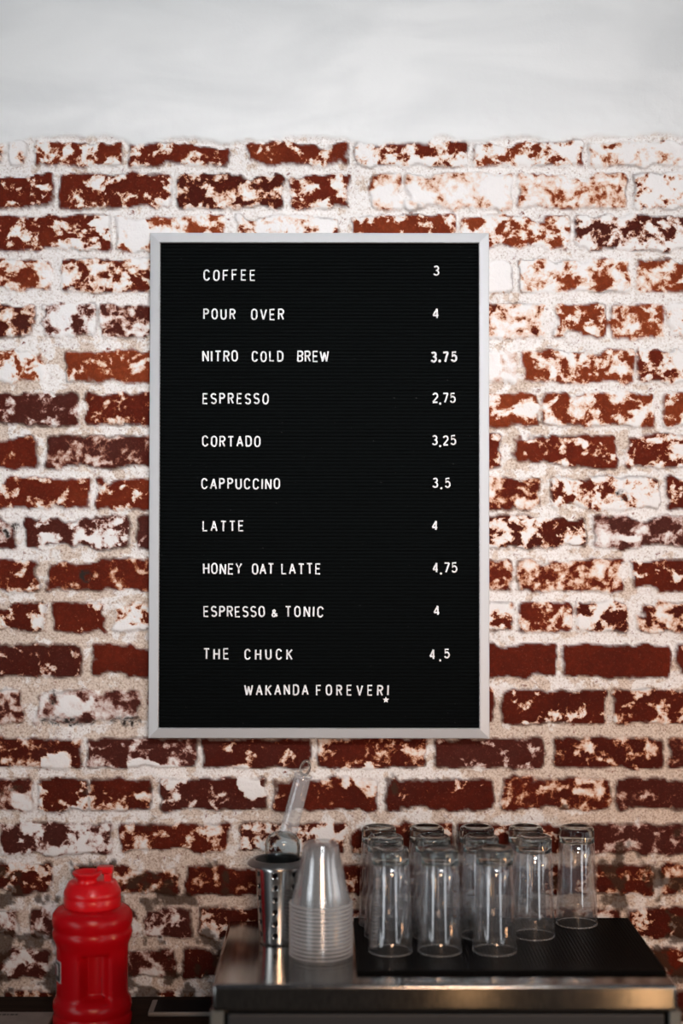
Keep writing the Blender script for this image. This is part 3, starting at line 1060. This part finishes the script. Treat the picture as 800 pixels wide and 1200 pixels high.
lathe(bm, [(30 * u, Z(1062)), (32.8 * u, Z(1061.5)), (33.3 * u, Z(1060)), (33.3 * u, Z(1051)), (32.6 * u, Z(1049.5)), (33.2 * u, Z(1048)), (33.2 * u, Z(1044)), (32.2 * u, Z(1041.5)), (29.5 * u, Z(1036)), (27.5 * u, Z(1032.5)),
           (25 * u, Z(1031)), (0, Z(1030.5))], 64)
link('cap', bm, REDCAP, jug, True)
bm = bmesh.new()
lathe(bm, [(12.5 * u, Z(1031)), (11.5 * u, Z(1028.5)), (11.8 * u, Z(1026.5)), (15.5 * u, Z(1023)), (17 * u, Z(1020.5)), (17 * u, Z(1019)), (15.6 * u, Z(1018.4)), (13.5 * u, Z(1021)), (9 * u, Z(1026)), (0, Z(1027))], 40, -4.5 * u, -.016)
link('spout', bm, REDCAP, jug, True)
bm = bmesh.new()
box(bm, 5 * u, 24 * u, -.006, .014, Z(1024), Z(1015.5), .003, 3)
box(bm, 14 * u, 23 * u, -.012, .010, Z(1035), Z(1022), .003, 3)
link('flip_lid', bm, REDCAP, jug)
# curved label near the edge
LBLK, LWHT = mat('label_black', (.02, .02, .022), .4), mat('label_white', (.62, .60, .60), .4)
def patch(name, a0, a1, y0, y1, rr, m, parent):
    bm = bmesh.new()
    n = 10
    F_, B_ = [], []
    for py in (y0, y1):
        F_.append([bm.verts.new((rr * math.sin(math.radians(a0 + (a1 - a0) * k / n)), -rr * math.cos(math.radians(a0 + (a1 - a0) * k / n)), Z(py))) for k in range(n + 1)])
        B_.append([bm.verts.new(((rr - .0004) * math.sin(math.radians(a0 + (a1 - a0) * k / n)), -(rr - .0004) * math.cos(math.radians(a0 + (a1 - a0) * k / n)), Z(py))) for k in range(n + 1)])
    for k in range(n):
        for Q in (F_, B_):
            bm.faces.new((Q[0][k], Q[0][k + 1], Q[1][k + 1], Q[1][k]))
        for j in (0, 1):
            bm.faces.new((F_[j][k], F_[j][k + 1], B_[j][k + 1], B_[j][k]))
    for k in (0, n):
        bm.faces.new((F_[0][k], F_[1][k], B_[1][k], B_[0][k]))
    return link(name, bm, m, parent)
rr = 41.6 * u
lab = patch('sticker', -98, -51, 1120.5, 1145, rr + .0006, LWHT, jug)
lab['label'] = 'black and white square sticker'
patch('sticker_print', -96.5, -53, 1122, 1143.5, rr + .0011, LBLK, lab)
patch('sticker_mark', -70, -59, 1124.5, 1127, rr + .0016, LWHT, lab)
patch('sticker_mark', -63, -58.5, 1126.8, 1137, rr + .0016, LWHT, lab)
patch('sticker_mark', -78, -68, 1126.5, 1138, rr + .0016, mat('label_red', (.25, .06, .07), .5), lab)

# phone lying on the side table
ph = thing('phone', 'dark-screened phone with a pale edge lying flat on the side table beside the steel counter', 'phone', (-.256, -.092, ZS + .0002))
bm = bmesh.new()
box(bm, -.060, .060, -.035, .035, 0, .0085, .003, 3)
link('phone_body', bm, mat('phone_silver', (.20, .19, .18), .4, .2), ph)
bm = bmesh.new()
box(bm, -.050, .050, -.0325, .0325, .0083, .0089, .0002, 1)
link('screen', bm, mat('phone_glass', (.004, .004, .005), .55, spec=.05), ph)

# notepad at the left
np_ = thing('notepad', 'pale grey notepad lying flat on the side table left of the red jug', 'notepad', (-.575, -.185, ZS + .0002))
bm = bmesh.new()
box(bm, -.10, .10, -.068, .068, 0, .006, .001, 1)
link('pages', bm, mat('notepad_paper', (.30, .27, .25), .7, noise=(30, .2)), np_)
bm = bmesh.new()
for (a_, b_) in ((.035, .041), (.043, .049), (.0505, .054), (.056, .063), (.0645, .069)):
    box(bm, a_ - .03, b_ - .03, .050, .056, .006, .0062)
link('printing', bm, mat('notepad_ink', (.03, .03, .03), .7), np_)
